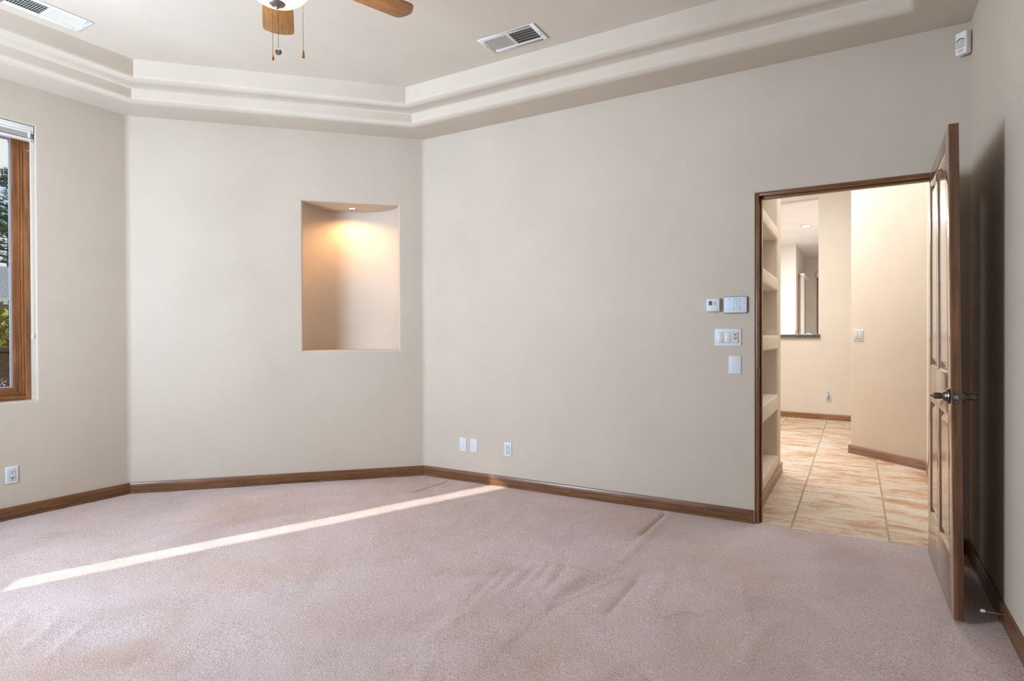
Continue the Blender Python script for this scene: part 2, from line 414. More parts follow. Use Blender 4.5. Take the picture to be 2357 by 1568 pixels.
# carpet
def carpet_floor():
    st = 0.014; xs = np.arange(XL-0.02, XR+0.02, st); ys = np.arange(-0.80, 4.036, st)
    ys = np.append(ys, 4.036); X, Y = np.meshgrid(xs, ys)
    rng = np.random.default_rng(3)
    def smooth_noise(sc, amp):
        nx, ny = int((xs[-1]-xs[0])/sc)+3, int((ys[-1]-ys[0])/sc)+3; g = rng.normal(size=(ny, nx))
        u = (X-xs[0])/sc; v = (Y-ys[0])/sc; i = u.astype(int); j = v.astype(int); fu = u-i; fv = v-j
        fu = fu*fu*(3-2*fu); fv = fv*fv*(3-2*fv)
        return amp*((g[j, i]*(1-fu)+g[j, i+1]*fu)*(1-fv)+(g[j+1, i]*(1-fu)+g[j+1, i+1]*fu)*fv)
    Z = smooth_noise(0.45, 0.0012)+smooth_noise(0.12, 0.0005)+smooth_noise(0.035, 0.0006)
    def sg(t, w): return 1/(1+np.exp(-np.clip(t/w, -40, 40)))
    def seg(a, b, wid, amp):
        a = np.array(a); b = np.array(b); d = b-a; L2 = d@d
        t = np.clip(((X-a[0])*d[0]+(Y-a[1])*d[1])/L2, 0, 1)
        dist = np.hypot(X-a[0]-t*d[0], Y-a[1]-t*d[1]); return amp*np.exp(-(dist/wid)**2)
    def curve(pts, wid, amp):
        z = 0*X
        for a, b in zip(pts[:-1], pts[1:]):
            s = seg(a, b, wid, amp); z = np.where(np.abs(s) > np.abs(z), s, z)
        return z
    def patch(x0, x1, y0, y1, amp, w=0.008): return amp*sg(X-x0, w)*sg(x1-X, w)*sg(Y-y0, w*8)*sg(y1-Y, w)
    Z += seg((-1.118, 3.45), (-1.112, 3.96), 0.016, -0.009)+seg((-1.075, 2.95), (-1.080, 3.97), 0.03, 0.006)
    Z += seg((-1.10, 2.95), (-1.30, 2.25), 0.035, 0.005)+seg((-1.02, 2.9), (-1.20, 2.3), 0.025, -0.004)
    Z += seg((-2.949, 3.537), (-2.922, 3.955), 0.014, -0.010)
    Z += patch(-1.645, -1.45, 1.9, 2.60, 0.005)+patch(-1.465, -1.165, 1.7, 2.79, 0.006)
    for a, b in ((-1.57, 2.58), (-1.50, 2.58), (-1.38, 2.77), (-1.30, 2.77), (-1.44, 2.75)): Z += seg((a, b), (a+0.05, b-0.35), 0.016, -0.004)
    Z += seg((-0.93, 2.85), (-0.93, 2.40), 0.02, -0.006)+seg((-0.83, 2.95), (-0.80, 2.55), 0.03, 0.004)
    Z += curve([(-0.62, 2.62), (-0.70, 2.58), (-0.72, 2.50), (-0.64, 2.50), (-0.55, 2.62)], 0.02, -0.005)
    Z += curve([(-0.78, 1.86), (-0.72, 1.98), (-0.66, 2.06), (-0.60, 2.00), (-0.62, 1.90)], 0.02, -0.006)
    Z += curve([(-0.28, 2.7), (-0.33, 2.5), (-0.36, 2.3)], 0.03, 0.005)
    for x0, y0 in ((-3.25, 1.03), (-3.08, 1.11), (-2.92, 1.18), (-2.78, 1.22)):
        Z += seg((x0, y0), (x0+0.16, y0-0.18), 0.022, 0.006)
    Z += patch(-3.2, -2.7, 0.7, 1.22, -0.003, 0.015)
    for q in range(14):
        a = rng.uniform(-2.6, -0.1); b = rng.uniform(1.3, 3.3); th = rng.normal(0.2, 0.35)+math.pi/2; L = rng.uniform(0.2, 0.6)
        Z += seg((a, b), (a+L*math.cos(th), b+L*math.sin(th)), 0.03, rng.choice([-1, 1])*0.0025)
    # pile flattens at the tile edge
    Z *= 1.0*np.clip((4.036-Y)/0.05, 0, 1)
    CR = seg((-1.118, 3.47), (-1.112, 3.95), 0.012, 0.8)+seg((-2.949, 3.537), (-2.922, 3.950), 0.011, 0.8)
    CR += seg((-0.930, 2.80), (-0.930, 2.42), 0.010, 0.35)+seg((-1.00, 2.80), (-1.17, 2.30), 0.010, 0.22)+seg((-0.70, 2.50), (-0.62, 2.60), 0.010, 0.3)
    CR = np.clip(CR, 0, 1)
    ny, nx = X.shape
    verts = np.stack([X.ravel(), Y.ravel(), Z.ravel()], 1)
    idx = np.arange(nx*ny).reshape(ny, nx)
    q = np.stack([idx[:-1, :-1].ravel(), idx[:-1, 1:].ravel(), idx[1:, 1:].ravel(), idx[1:, :-1].ravel()], 1)
    cx = verts[q].mean(1)
    keep = (cx[:, 1]-cx[:, 0] < VW[1]-VW[0]+0.06) & (cx[:, 1]+cx[:, 0] > CB[0]+CB[1]-0.06)
    q = q[keep]
    me = bpy.data.meshes.new('floor'); me.vertices.add(len(verts)); me.vertices.foreach_set('co', verts.ravel())
    me.loops.add(q.size); me.loops.foreach_set('vertex_index', q.ravel().astype(np.int32))
    me.polygons.add(len(q)); me.polygons.foreach_set('loop_start', np.arange(0, q.size, 4, dtype=np.int32))
    me.polygons.foreach_set('use_smooth', np.ones(len(q), dtype=bool))
    me.update(); me.validate(); me.materials.append(M_CARPET)
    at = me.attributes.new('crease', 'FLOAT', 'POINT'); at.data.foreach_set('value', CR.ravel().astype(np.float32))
    return link('floor', me)
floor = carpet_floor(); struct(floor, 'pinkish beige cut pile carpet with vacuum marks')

# ------------------------------------------------------------------ baseboards
BH = 0.084
BPROF = [(0,0),(-.014,0),(-.014,.0170),(-.0118,.0185),(-.0118,.0205),(-.014,.022),(-.014,.0475),(-.0122,.049),(-.0122,.0505),(-.014,.052),(-.014,.080),(-.011,BH),(0,BH)]
def baseboard(name, x0, x1, loc, rz, label, mat=None):
    o = MB().prism(BPROF, x0, x1, 'x').build(name, mat or M_BASE); place(o, loc, rz); struct(o, label); return o
b = baseboard('baseboard_far', VW[0]+0.005, -1.42, (0, YD, 0), 0, 'brown wood baseboard along the doorway wall')
MB().prism(BPROF, -1.419, -0.566, 'x').build('baseboard_length', M_BASE, b)
MB().box(-0.596, -0.565, -0.0155, -0.001, 0, 0.0835).build('end_block', M_BASE, b)
baseboard('baseboard_corner', -vh+0.004, vh-0.004, (VM[0], VM[1], 0), ROT['V'], 'brown wood baseboard under the niche wall')
baseboard('baseboard_left', CL[1], VL[1]-0.003, (XL, 0, 0), ROT['L'], 'brown wood baseboard under the window wall')
baseboard('baseboard_right', -YD+0.014, 0.76, (XR, 0, 0), ROT['R'], 'brown wood baseboard behind the open door')
baseboard('baseboard_behind_door', 0.402, XR-0.001, (0, YD, 0), 0, 'short brown baseboard in the corner behind the door')
baseboard('baseboard_rear', -XR, -CB[0], (0, -0.77, 0), ROT['B'], 'brown wood baseboard along the rear wall')
baseboard('baseboard_rear_corner', -vh, vh, (WM.x, WM.y, 0), ROT['C'], 'brown wood baseboard under the wide window')

# ------------------------------------------------------------------ door frame
jf = thing('trim_1', 'dark brown wooden door frame around the doorway', None, (-0.08, YD, 0), 0, kind='structure')
def jb(n, x0, x1, y0, y1, z0, z1, mat, bev=0.003):
    return MB().box(x0+0.08, x1+0.08, y0, y1, z0, z1).build(n, mat, jf, bev)
jb('jamb', -0.549, -0.530, 0.000, 0.128, 0, 2.105, M_JAMB, 0.005)
jb('jamb', 0.382, 0.401, 0.000, 0.128, 0, 2.105, M_JAMB, 0.005)
jb('head_jamb', -0.530, 0.382, 0.000, 0.128, 2.084, 2.105, M_HEAD, 0.005)
jb('door_stop', -0.530, -0.518, 0.040, 0.085, 0, 2.084, M_JAMB)
jb('door_stop', 0.370, 0.382, 0.040, 0.085, 0, 2.084, M_JAMB)
jb('head_stop', -0.530, 0.382, 0.040, 0.085, 2.071, 2.084, M_HEAD)
st = MB().box(-0.531+0.08, -0.5285+0.08, 0.004, 0.034, 0.925, 0.985).build('strike_plate', M_PEWTER, jf, 0.001)
# ------------------------------------------------------------------ the door (open into the room)
door = thing('door_1', 'brown stained four-panel wooden door standing open', None, (0.348, 3.948, 0.014), R(-90), kind='structure')
door['category'] = 'door'
DW, DT, DH = 0.912, 0.035, 2.062
# local: x from hinge (0) to free edge (DW); y: 0 = face towards the hall side view (-y is that face), thickness in +y ; z up
def warp(o):
    for v in o.data.vertices:
        u = v.co.x/DW; v.co.y += 0.0095*u-0.002 - 0.0235*u*(v.co.z/DH)*1.0 - 0.0*u
    o.data.update()
# hinge edge local x=0 ; world y = 3.948-x ; world x = .348 + y
def wpart(mb, name, mat, parent=None, bevel=0.0025):
    o = mb.build(name, mat, parent or door, bevel)
    return o
yA = 3.948
PX = [(yA-3.840, yA-3.552), (yA-3.466, yA-3.150)]     # panel columns (local x)
PZ = [(0.238, 0.842), (1.020, 1.980)]                 # panel rows
doorparts = []
def dpart(mb, name, mat, bevel=0.0025, parent=None):
    o = mb.build(name, mat, parent or door, bevel); doorparts.append(o); return o
dpart(MB().box(0, PX[0][0], 0, DT, 0, DH), 'stile', M_DOOR)
dpart(MB().box(PX[1][1], DW, 0, DT, 0, DH), 'stile', M_DOOR)
for z0, z1, nm in ((0, PZ[0][0], 'rail'), (PZ[0][1], PZ[1][0], 'rail'), (PZ[1][1], DH, 'rail')):
    dpart(MB().box(PX[0][0], PX[1][1], 0.0, DT, z0, z1), nm, M_DOORX)
for z0, z1 in PZ:
    dpart(MB().box(PX[0][1], PX[1][0], 0, DT, z0, z1), 'mullion', M_DOOR)
for (x0, x1) in PX:
    for (z0, z1) in PZ:
        mb = MB(); i1, i2 = 0.016, 0.030
        def ring(i, y): return [(x0+i, y, z0+i), (x1-i, y, z0+i), (x1-i, y, z1-i), (x0+i, y, z1-i)]
        for s in (0, 1):
            Y = (lambda d: d) if s == 0 else (lambda d: DT-d)
            rs = [ring(0.0, Y(0.002)), ring(0.004, Y(0.000)), ring(0.010, Y(0.003)), ring(0.015, Y(0.011)), ring(i1+0.002, Y(0.012)), ring(i2+0.012, Y(0.0055)), ring(i2+0.014, Y(0.004))]
            vs = [v for r_ in rs for v in r_]; fs = []
            for q in range(len(rs)-1):
                for c in range(4): fs.append((q*4+c, q*4+(c+1) % 4, (q+1)*4+(c+1) % 4, (q+1)*4+c))
            fs.append(tuple((len(rs)-1)*4+c for c in range(4))); mb.add(vs, fs)
        mb_o = mb.build('panel', M_DOOR, door, smooth=False); doorparts.append(mb_o)
for o in doorparts: warp(o)
# knobs on both faces, latch plate on the edge
def knob(s):
    KX, KZ = yA-3.098, 0.926
    y0 = (-0.004 if s < 0 else DT-0.006)
    pr = [(0, 0), (0.0325, 0), (0.0335, 0.004), (0.031, 0.009), (0.024, 0.0105), (0.021, 0.018), (0.0125, 0.024), (0.0115, 0.028), (0.0135, 0.032), (0.0142, 0.050), (0.0125, 0.0545), (0.007, 0.0555), (0.0055, 0.058), (0.0065, 0.061), (0.002, 0.066), (0, 0.067)]
    pr = [(r_, s*z_) for r_, z_ in pr]
    return MB().lathe(pr, 28, (KX, y0, KZ), 'y').build('door_knob', M_BRONZE, door)
knob(-1); knob(1)
lp = MB().box(DW-0.0005, DW+0.0015, -0.0035+0.004, DT-0.011, 0.898, 0.957).build('latch_plate', M_BRONZE, door, 0.0008)
lb = MB().lathe([(0, 0), (0.0085, 0), (0.0085, 0.006), (0.006, 0.009), (0, 0.0095)], 18, (DW+0.001, 0.012, 0.927), 'x').build('latch_bolt', M_CHROME, lp)
for zz in (0.905, 0.950):
    MB().lathe([(0, 0), (0.0032, 0), (0.0028, 0.0012), (0, 0.0012)], 10, (DW+0.0012, 0.012, zz), 'x').build('screw', M_PEWTER, lp)
for zz in (0.22, 1.03, 1.84):
    h = MB().tube([(-0.022, 0.030, zz-0.045), (-0.022, 0.030, zz+0.045)], 0.0065, 12).build('hinge', M_BRONZE, door)
    MB().box(-0.020, 0.0, 0.004, 0.030, zz-0.044, zz+0.044).build('hinge_leaf', M_BRONZE, h)

# ------------------------------------------------------------------ wall plates and devices
def wthing(name, label, cat, wall, a, z, group=None):
    loc = {'W': (a, YD, z), 'L': (XL, a, z), 'V': (VM[0]+a*S2, VM[1]+a*S2, z), 'R': (XR, -a, z)}[wall]
    return thing(name, label, cat, loc, ROT[wall], group)
def screw(par, x, z, y=-0.0062):
    MB().lathe([(0, -0.0008), (0.0024, -0.0006), (0.0028, 0.0)], 10, (x, y, z), 'y').build('screw', M_VENT, par)
def plate(par, w_, h_, mat=M_WHITE):
    return MB().frustum(-w_/2, w_/2, -h_/2, h_/2, 0, -0.006, 0.004).build('plate', mat, par, 0.0008)
def blank_plate(label, wall, a, z, w_=0.072, h_=0.116, group=None):
    t = wthing('blank_wall_plate', label, 'wall plate', wall, a, z, group); plate(t, w_, h_); screw(t, 0, h_*0.36); screw(t, 0, -h_*0.36); return t
def outlet(t, led=False, plug=False):
    plate(t, 0.072, 0.116)
    r_ = MB().frustum(-0.0168, 0.0168, -0.0335, 0.0335, -0.0055, -0.0085, 0.001).build('receptacle', M_WHITE2, t)
    MB().box(-0.0178, 0.0178, -0.0064, -0.0058, -0.0345, 0.0345).build('receptacle_gap', M_GREYP, t)
    for zc in (0.018, -0.018):
        for x in (-0.0065, 0.0065):
            MB().box(x-0.0013, x+0.0013, -0.0092, -0.0082, zc-0.001, zc+0.0075).build('slot', M_DARK, r_)
        MB().lathe([(0, 0), (0.0030, 0), (0.0030, 0.0008), (0, 0.0008)], 12, (0, -0.0093, zc-0.0085), 'y').build('ground_hole', M_DARK, r_)
    if led:
        MB().box(-0.010, 0.011, -0.0096, -0.0083, -0.0215, -0.0165).build('green_mark', M_GREEN, r_)
    screw(t, 0, 0.048); screw(t, 0, -0.048)
blank_plate('white blank wall plate low on the wall, nearer the room corner', 'W', -2.816, 0.300, 0.074, 0.118)
blank_plate('white blank wall plate low on the wall, nearer the power outlet', 'W', -2.7085, 0.300, 0.074, 0.116)
blank_plate('white blank wall plate under the light switches', 'W', -0.6735, 1.0095, 0.080, 0.118)
outlet(wthing('power_outlet', 'white duplex power outlet beside two blank plates', 'outlet', 'W', -2.383, 0.300))
outlet(wthing('power_outlet', 'white outlet with a green mark below the window', 'outlet', 'L', 1.700, 0.293), led=True)
# light switches with fan control
t = wthing('light_switch', 'white three-gang plate with two rockers and a fan control', 'light switch', 'W', -0.7165, 1.1875)
plate(t, 0.168, 0.117)
for x in (-0.046, 0.0):
    MB().box(x-0.0178, x+0.0178, -0.0064, -0.0058, -0.0345, 0.0345).build('rocker_gap', M_GREYP, t)
    MB().prism([(-0.0055, -0.0335), (-0.0105, -0.0335), (-0.0075, 0.0), (-0.0068, 0.0335), (-0.0055, 0.0335)], x-0.0168, x+0.0168, 'x').build('rocker', M_WHITE2, t, 0.0006)
MB().box(0.046-0.0178, 0.046+0.0178, -0.0064, -0.0058, -0.0345, 0.0345).build('control_gap', M_GREYP, t)
fc = MB().frustum(0.046-0.0168, 0.046+0.0168, -0.0335, 0.0335, -0.0055, -0.0110, 0.001).build('fan_control', M_IVORY, t)
for (x0, x1, z0, z1) in ((-0.011, 0.011, 0.018, 0.0235), (-0.0055, 0.0055, 0.0105, 0.0150), (-0.009, -0.004, 0.0025, 0.0068), (0.003, 0.008, 0.0025, 0.0068), (-0.010, 0.010, -0.0065, -0.0015), (-0.0105, -0.0055, -0.0135, -0.0100), (-0.003, 0.003, -0.0150, -0.0100), (0.0055, 0.0105, -0.0135, -0.0100)):
    MB().box(0.046+x0, 0.046+x1, -0.0116, -0.0108, z0, z1).build('control_mark', M_INKT, fc)
MB().box(0.046-0.014, 0.046+0.014, -0.0120, -0.0108, -0.0322, -0.0235).build('control_bar', M_WHITE2, fc)
for x in (-0.046, 0, 0.046): screw(t, x, 0.048); screw(t, x, -0.048)
# thermostat
t = wthing('thermostat', 'small white thermostat with a dark display', 'thermostat', 'W', -0.806, 1.400)
MB().frustum(-0.045, 0.045, -0.046, 0.046, 0, -0.028, 0.004).build('body', M_WHITE, t, 0.005, 3)
scr = MB().box(-0.028, -0.0045, -0.0288, -0.0278, -0.002, 0.026).build('display', M_LCD, t)
def text_mesh(s, size, name, mat, par, x, y, z):
    cu = bpy.data.curves.new(name, 'FONT'); cu.body = s; cu.size = size; cu.align_x = 'CENTER'; cu.align_y = 'CENTER'; cu.extrude = 0.0002
    o = bpy.data.objects.new(name+'_tmp', cu); COL.objects.link(o)
    me = bpy.data.meshes.new_from_object(o); COL.objects.unlink(o); bpy.data.objects.remove(o)
    me.transform(Matrix.Rotation(R(90), 4, 'X')); me.transform(Matrix.Translation((x, y, z))); me.materials.clear(); me.materials.append(mat)
    q = link(name, me, par); return q
for q in ((-0.0255, -0.0235, 0.001, 0.020), (-0.0235, -0.0170, 0.0165, 0.0190), (-0.0195, -0.0165, 0.0110, 0.0165), (-0.0210, -0.0180, 0.0060, 0.0095), (-0.0150, -0.0125, 0.0100, 0.0150), (-0.0125, -0.0095, 0.0140, 0.0215), (-0.0140, -0.0080, 0.0045, 0.0065)):
    MB().box(q[0], q[1], -0.0291, -0.0287, q[2], q[3]).build('display_segment', M_INKT, scr)
MB().add([(0.008, -0.0288, 0.0135), (0.020, -0.0288, 0.0135), (0.014, -0.0288, 0.0215), (0.008, -0.0279, 0.0135), (0.020, -0.0279, 0.0135), (0.014, -0.0279, 0.0215)], [(0,1,2),(3,5,4),(0,3,4,1),(1,4,5,2),(2,5,3,0)]).build('up_button', M_GREYP, t)
MB().add([(0.008, -0.0288, 0.009), (0.020, -0.0288, 0.009), (0.014, -0.0288, 0.001), (0.008, -0.0279, 0.009), (0.020, -0.0279, 0.009), (0.014, -0.0279, 0.001)], [(2,1,0),(3,4,5),(0,1,4,3),(1,2,5,4),(2,0,3,5)]).build('down_button', M_GREYP, t)
MB().box(0.008, 0.022, -0.004, 0.0, -0.0478, -0.046).build('lower_tab', M_GREYP, t)
# alarm keypad
t = wthing('alarm_keypad', 'wide white alarm keypad with number buttons', 'keypad', 'W', -0.669, 1.3975)
MB().frustum(-0.073, 0.073, -0.0545, 0.0545, 0, -0.014, 0.001).build('back_case', M_GREYP, t, 0.006, 3)
MB().frustum(-0.0715, 0.0715, -0.052, 0.0525, -0.010, -0.018, 0.002).build('front_cover', M_PANEL, t, 0.004, 3)
keys = [['1','2','3'], ['4','5','6'], ['7','8','9'], ['*','0','#']]
for r_ in range(4):
    for c_ in range(3):
        x = -0.008+c_*0.0172; z = 0.0385-r_*0.0165
        kb = MB().frustum(x-0.0062, x+0.0062, z-0.0060, z+0.0060, -0.0178, -0.0190, 0.0012).build('key', M_WHITE, t)
        text_mesh(keys[r_][c_], 0.0100, 'digit', M_INK, kb, x-0.0012, -0.0192, z)
for x in (-0.008, 0.0264):
    z = 0.0385-4*0.0165
    kb = MB().frustum(x-0.0062, x+0.0062, z-0.0055, z+0.0055, -0.0178, -0.0190, 0.0012).build('key', M_WHITE, t)
    MB().box(x-0.0042, x+0.0030, -0.0193, -0.0188, z-0.0025, z+0.0022).build('key_mark', M_INK, kb)
for z, mt in ((0.0365, M_RED), (0.0095, M_INK)):
    rb = MB().lathe([(0, -0.0010), (0.0075, -0.0010), (0.0082, 0)], 24, (0.0560, -0.0182, z), 'y').build('round_button', M_WHITE, t)
    MB().box(0.0560-0.0045, 0.0560+0.0045, -0.0196, -0.0190, z-0.0010, z+0.0010).build('button_mark', mt, rb)
MB().lathe([(0, -0.0006), (0.0026, -0.0004), (0.003, 0)], 14, (-0.0385, -0.0181, 0.0405), 'y').build('indicator', M_INK, t)
# motion sensor across the corner
t = thing('motion_sensor', 'white motion sensor mounted high in the corner above the door', 'sensor', (XR-0.002, YD-0.002, 2.772), R(-45))
MB().prism([(-0.034, -0.034), (0.034, -0.034), (0.030, -0.070), (-0.030, -0.070)], -0.060, 0.060, 'z').build('housing', M_SENSOR, t, 0.006, 3)
ln = MB().prism([(-0.023, -0.064)]+[(-0.023+0.046*i/10, -0.0705-0.010*math.sin(math.pi*i/10)) for i in range(11)]+[(0.023, -0.064)], -0.026, 0.012, 'z').build('lens', M_LENS, t)
MB().prism([(-0.015, -0.066)]+[(-0.015+0.030*i/8, -0.0705-0.004*math.sin(math.pi*i/8)) for i in range(9)]+[(0.015, -0.066)], -0.050, -0.035, 'z').build('lower_lens', M_LENS, t)
MB().tube([(-0.023+0.046*i/12, -0.0708-0.004*math.sin(math.pi*i/12), 0.013+0.008*math.sin(math.pi*i/12)) for i in range(13)], 0.0018, 6).build('lens_slot', M_DARK, t)
# door stop on the right baseboard
t = thing('door_stop', 'spring door stop with white tip behind the door', 'door stop', (XR-0.014, 3.082, 0.056), R(-90))
MB().lathe([(0, 0.001), (0.010, 0.001), (0.009, -0.004), (0.004, -0.006), (0, -0.006)], 16, (0, 0, 0), 'y').build('base', M_BRONZE, t)
MB().tube([(0, -0.004, 0), (0.002, -0.062, 0.002)], 0.0028, 10).build('rod', M_CHROME, t)
MB().lathe([(0, 0), (0.0060, -0.001), (0.0065, -0.013), (0.005, -0.016), (0, -0.0165)], 14, (0.002, -0.060, 0.002), 'y').build('rubber_tip', M_RUBBER, t)

# ------------------------------------------------------------------ niche downlight
t = thing('niche_downlight', 'small round recessed lamp in the niche top', 'downlight', (VM[0]+0.528*S2-0.20*S2, VM[1]+0.528*S2+0.20*S2, NZ1), R(45))
MB().lathe([(0.027, 0.0), (0.036, -0.001), (0.038, -0.003), (0.034, -0.004), (0.028, -0.002), (0.027, 0.0)], 32, cap=False).build('trim_ring', M_PEWTER, t)
MB().lathe([(0, -0.0015), (0.027, -0.0015), (0.0275, 0.0)], 32).build('lens', M_PUCK, t)
ls = bpy.data.lights.new('niche_lamp', 'SPOT'); ls.energy = 27; ls.color = (1.0, 0.54, 0.24); ls.spot_size = R(150); ls.spot_blend = 0.9; ls.shadow_soft_size = 0.024
lo = bpy.data.objects.new('niche_lamp', ls); COL.objects.link(lo); lo.parent = t; lo.location = (0, 0, -0.010)

# ------------------------------------------------------------------ ceiling vents
def vent(label, loc, rz, L, Wd, opened):
    t = thing('ceiling_vent', label, 'vent', loc, rz, None)
    fr = MB(); e = 0.032; g = 0.012
    # local: x along length, y across, hangs down (-z)
    a, b = L/2, Wd/2
    def bar(x0, x1, y0, y1): fr.box(x0, x1, y0, y1, -0.007, 0.0)
    bar(-a, -a+e, -b, b); bar(a-e, a, -b, b); bar(-a+e, a-e, -b, -b+e); bar(-a+e, a-e, b-e, b); bar(-g/2, g/2, -b+e, b-e)
    fr.build('frame', M_VENT, t, 0.002)
    MB().box(-a+e-0.004, a-e+0.004, -b+e-0.004, b-e+0.004, -0.0004, -0.0001).build('duct_opening', M_DUCT, t)
    n = 13
    for side in (-1, 1):
        x0, x1 = ((-a+e, -g/2) if side < 0 else (g/2, a-e))
        for i in range(n):
            x = x0+(x1-x0)*(i+0.5)/n; wv = (x1-x0)/n*0.60
            lean = side*0.9*opened
            dx = wv*math.sin(lean)*0.9; dz = 0.0058
            th = 0.0007
            MB().add([(x-dx/2-th, -b+e, -0.0062), (x-dx/2+th, -b+e, -0.0062), (x+dx/2+th, -b+e, -0.0006), (x+dx/2-th, -b+e, -0.0006),
                      (x-dx/2-th, b-e, -0.0062), (x-dx/2+th, b-e, -0.0062), (x+dx/2+th, b-e, -0.0006), (x+dx/2-th, b-e, -0.0006)],
                     [(0,1,2,3),(7,6,5,4),(0,4,5,1),(1,5,6,2),(2,6,7,3),(3,7,4,0)]).build('slat', M_VENT, t, smooth=False)
    for q in range(1, 5):
        yb = -b+e+(2*b-2*e)*q/5
        MB().box(-a+e, a-e, yb-0.0012, yb+0.0012, -0.0016, -0.0006).build('deflector_bar', M_VENT, t, smooth=False)
    for x in (-a+e*0.45, a-e*0.45):
        MB().lathe([(0, -0.0014), (0.0035, -0.001), (0.004, 0)], 10, (x, 0, -0.0068)).build('screw', M_PEWTER, t)
    MB().box(a-e*0.75, a-e*0.45, 0.012, 0.032, -0.012, -0.0068).build('damper_lever', M_VENT, t)
    return t
vent('white ceiling vent near the doorway wall', (-1.94, 3.352, ZC), 0.0, 0.42, 0.208, -1)
vent('white ceiling vent above the window wall', (-4.168, 1.655, ZC), R(-90), 0.42, 0.200, -1)

# ------------------------------------------------------------------ ceiling fan
FC = Vector((-2.066, 1.630, 0)); FZ = 2.75
t = thing('ceiling_fan', 'oak blade ceiling fan with a lit glass bowl', 'ceiling fan', (FC.x, FC.y, ZC), 0)
dz = FZ-ZC
MB().lathe([(0, 0), (0.065, 0), (0.066, -0.02), (0.045, -0.055), (0.018, -0.065), (0, -0.065)], 32).build('canopy', M_PEWTER, t)
MB().tube([(0, 0, -0.05), (0, 0, dz+0.12)], 0.012, 14).build('downrod', M_PEWTER, t)
MB().lathe([(0, dz+0.14), (0.05, dz+0.14), (0.105, dz+0.11), (0.118, dz+0.07), (0.115, dz+0.01), (0.085, dz-0.02), (0.06, dz-0.03), (0, dz-0.03)], 40).build('motor_housing', M_PEWTER, t)
MB().lathe([(0, dz-0.028), (0.05, dz-0.028), (0.07, dz-0.045), (0.078, dz-0.085), (0.07, dz-0.095), (0, dz-0.095)], 36).build('light_fitter', M_PEWTER, t)
bowl_b = 2.574-ZC
MB().lathe([(0.0, bowl_b)]+[(0.135*math.sin(a), bowl_b+0.100*(1-math.cos(a))) for a in [math.pi/2*i/14 for i in range(1, 15)]]+[(0.134, bowl_b+0.106), (0.07, bowl_b+0.110)], 48).build('glass_bowl', M_BOWL, t)
fin = MB().lathe([(0, bowl_b-0.019), (0.006, -0.018+bowl_b), (0.0085, -0.013+bowl_b), (0.008, -0.009+bowl_b), (0.014, bowl_b-0.006), (0.026, bowl_b-0.004), (0.033, bowl_b+0.002), (0.034, bowl_b+0.006), (0, bowl_b+0.006)], 28).build('finial', M_PEWTER, t)
az1 = math.atan2(2.02-1.630, -2.552+2.066)
def blade_outline():
    L0, L1 = 0.165, 0.625
    pts = [(L0, -0.058), (L0+0.25, -0.070), (L1-0.055, -0.0745), (L1-0.036, -0.0725), (L1-0.022, -0.063), (L1-0.007, -0.030), (L1, 0.0)]
    return pts+[(x, -y) for x, y in reversed(pts[:-1])]
bo = blade_outline()
for i in range(5):
    a = az1-i*2*math.pi/5
    bl = MB().prism(bo, -0.003, 0.003, 'z').build('blade', M_BLADE, t, 0.0015)
    bl.location = (0, 0, dz); bl.rotation_euler = (R(-10), 0, 0)
    bl.rotation_euler = (Matrix.Rotation(a, 3, 'Z') @ Matrix.Rotation(R(0.5), 3, 'X')).to_euler()
    ar = MB(); ar.prism([(0.09, -0.016), (0.16, -0.013), (0.20, -0.034), (0.235, -0.034), (0.250, 0), (0.235, 0.034), (0.20, 0.034), (0.16, 0.013), (0.09, 0.016)], 0.0035, 0.0085, 'z')
    ar.build('blade_arm', M_PEWTER, bl, 0.001)
def chain(px, py, z0, z1, nm, pend, pmat):
    me_v = MB(); n = max(4, int((z0-z1)/0.0046)); c = MB()
    c.tube([(px, py, z0), (px, py, z1)], 0.0007, 5)
    for i in range(n):
        z = z0-(z0-z1)*(i+0.5)/n; r_ = 0.0019
        c.add([(px+r_, py, z), (px-r_, py, z), (px, py+r_, z), (px, py-r_, z), (px, py, z+r_), (px, py, z-r_)], [(0,2,4),(2,1,4),(1,3,4),(3,0,4),(2,0,5),(1,2,5),(3,1,5),(0,3,5)])
    o = c.build('pull_chain', M_CHAIN, t, fix=False)
    pend_o = pend(px, py, z1).build('pendant', pmat, o)
cz = lambda z: z-ZC
drop = lambda x, y, z: MB().lathe([(0, z+0.001), (0.0018, z), (0.0035, z-0.008), (0.0056, z-0.017), (0.0060, z-0.022), (0.0045, z-0.028), (0, z-0.030)], 16, (x, y, 0))
bell = lambda x, y, z: MB().lathe([(0, z+0.001), (0.0028, z), (0.0040, z-0.005), (0.0058, z-0.024), (0.0062, z-0.030), (0.005, z-0.0302), (0, z-0.027)], 16, (x, y, 0))
def ring_p(x, y, z):
    mb = MB().lathe([(0, -0.008), (0.0105, -0.008), (0.0115, -0.006), (0.0115, 0.006), (0.0105, 0.008), (0.0065, 0.008), (0.005, 0.0045), (0, 0.0045)], 20)
    rot = Matrix.Rotation(R(-62), 4, 'X'); rot = Matrix.Rotation(R(20), 4, 'Z') @ rot
    mb.v = [tuple(rot @ Vector(v)+Vector((x, y, z-0.009))) for v in mb.v]; return mb
M_WPEND = plain('wooden_pendant', srgb(176, 112, 58), 0.4)
chain(-0.017, -0.010, cz(2.585), cz(2.372), 'a', drop, M_WPEND)
chain(0.003, 0.002, cz(2.556), cz(2.387), 'b', ring_p, M_BRONZE)
chain(0.092, 0.053, cz(2.605), cz(2.384), 'c', bell, M_BRASS)

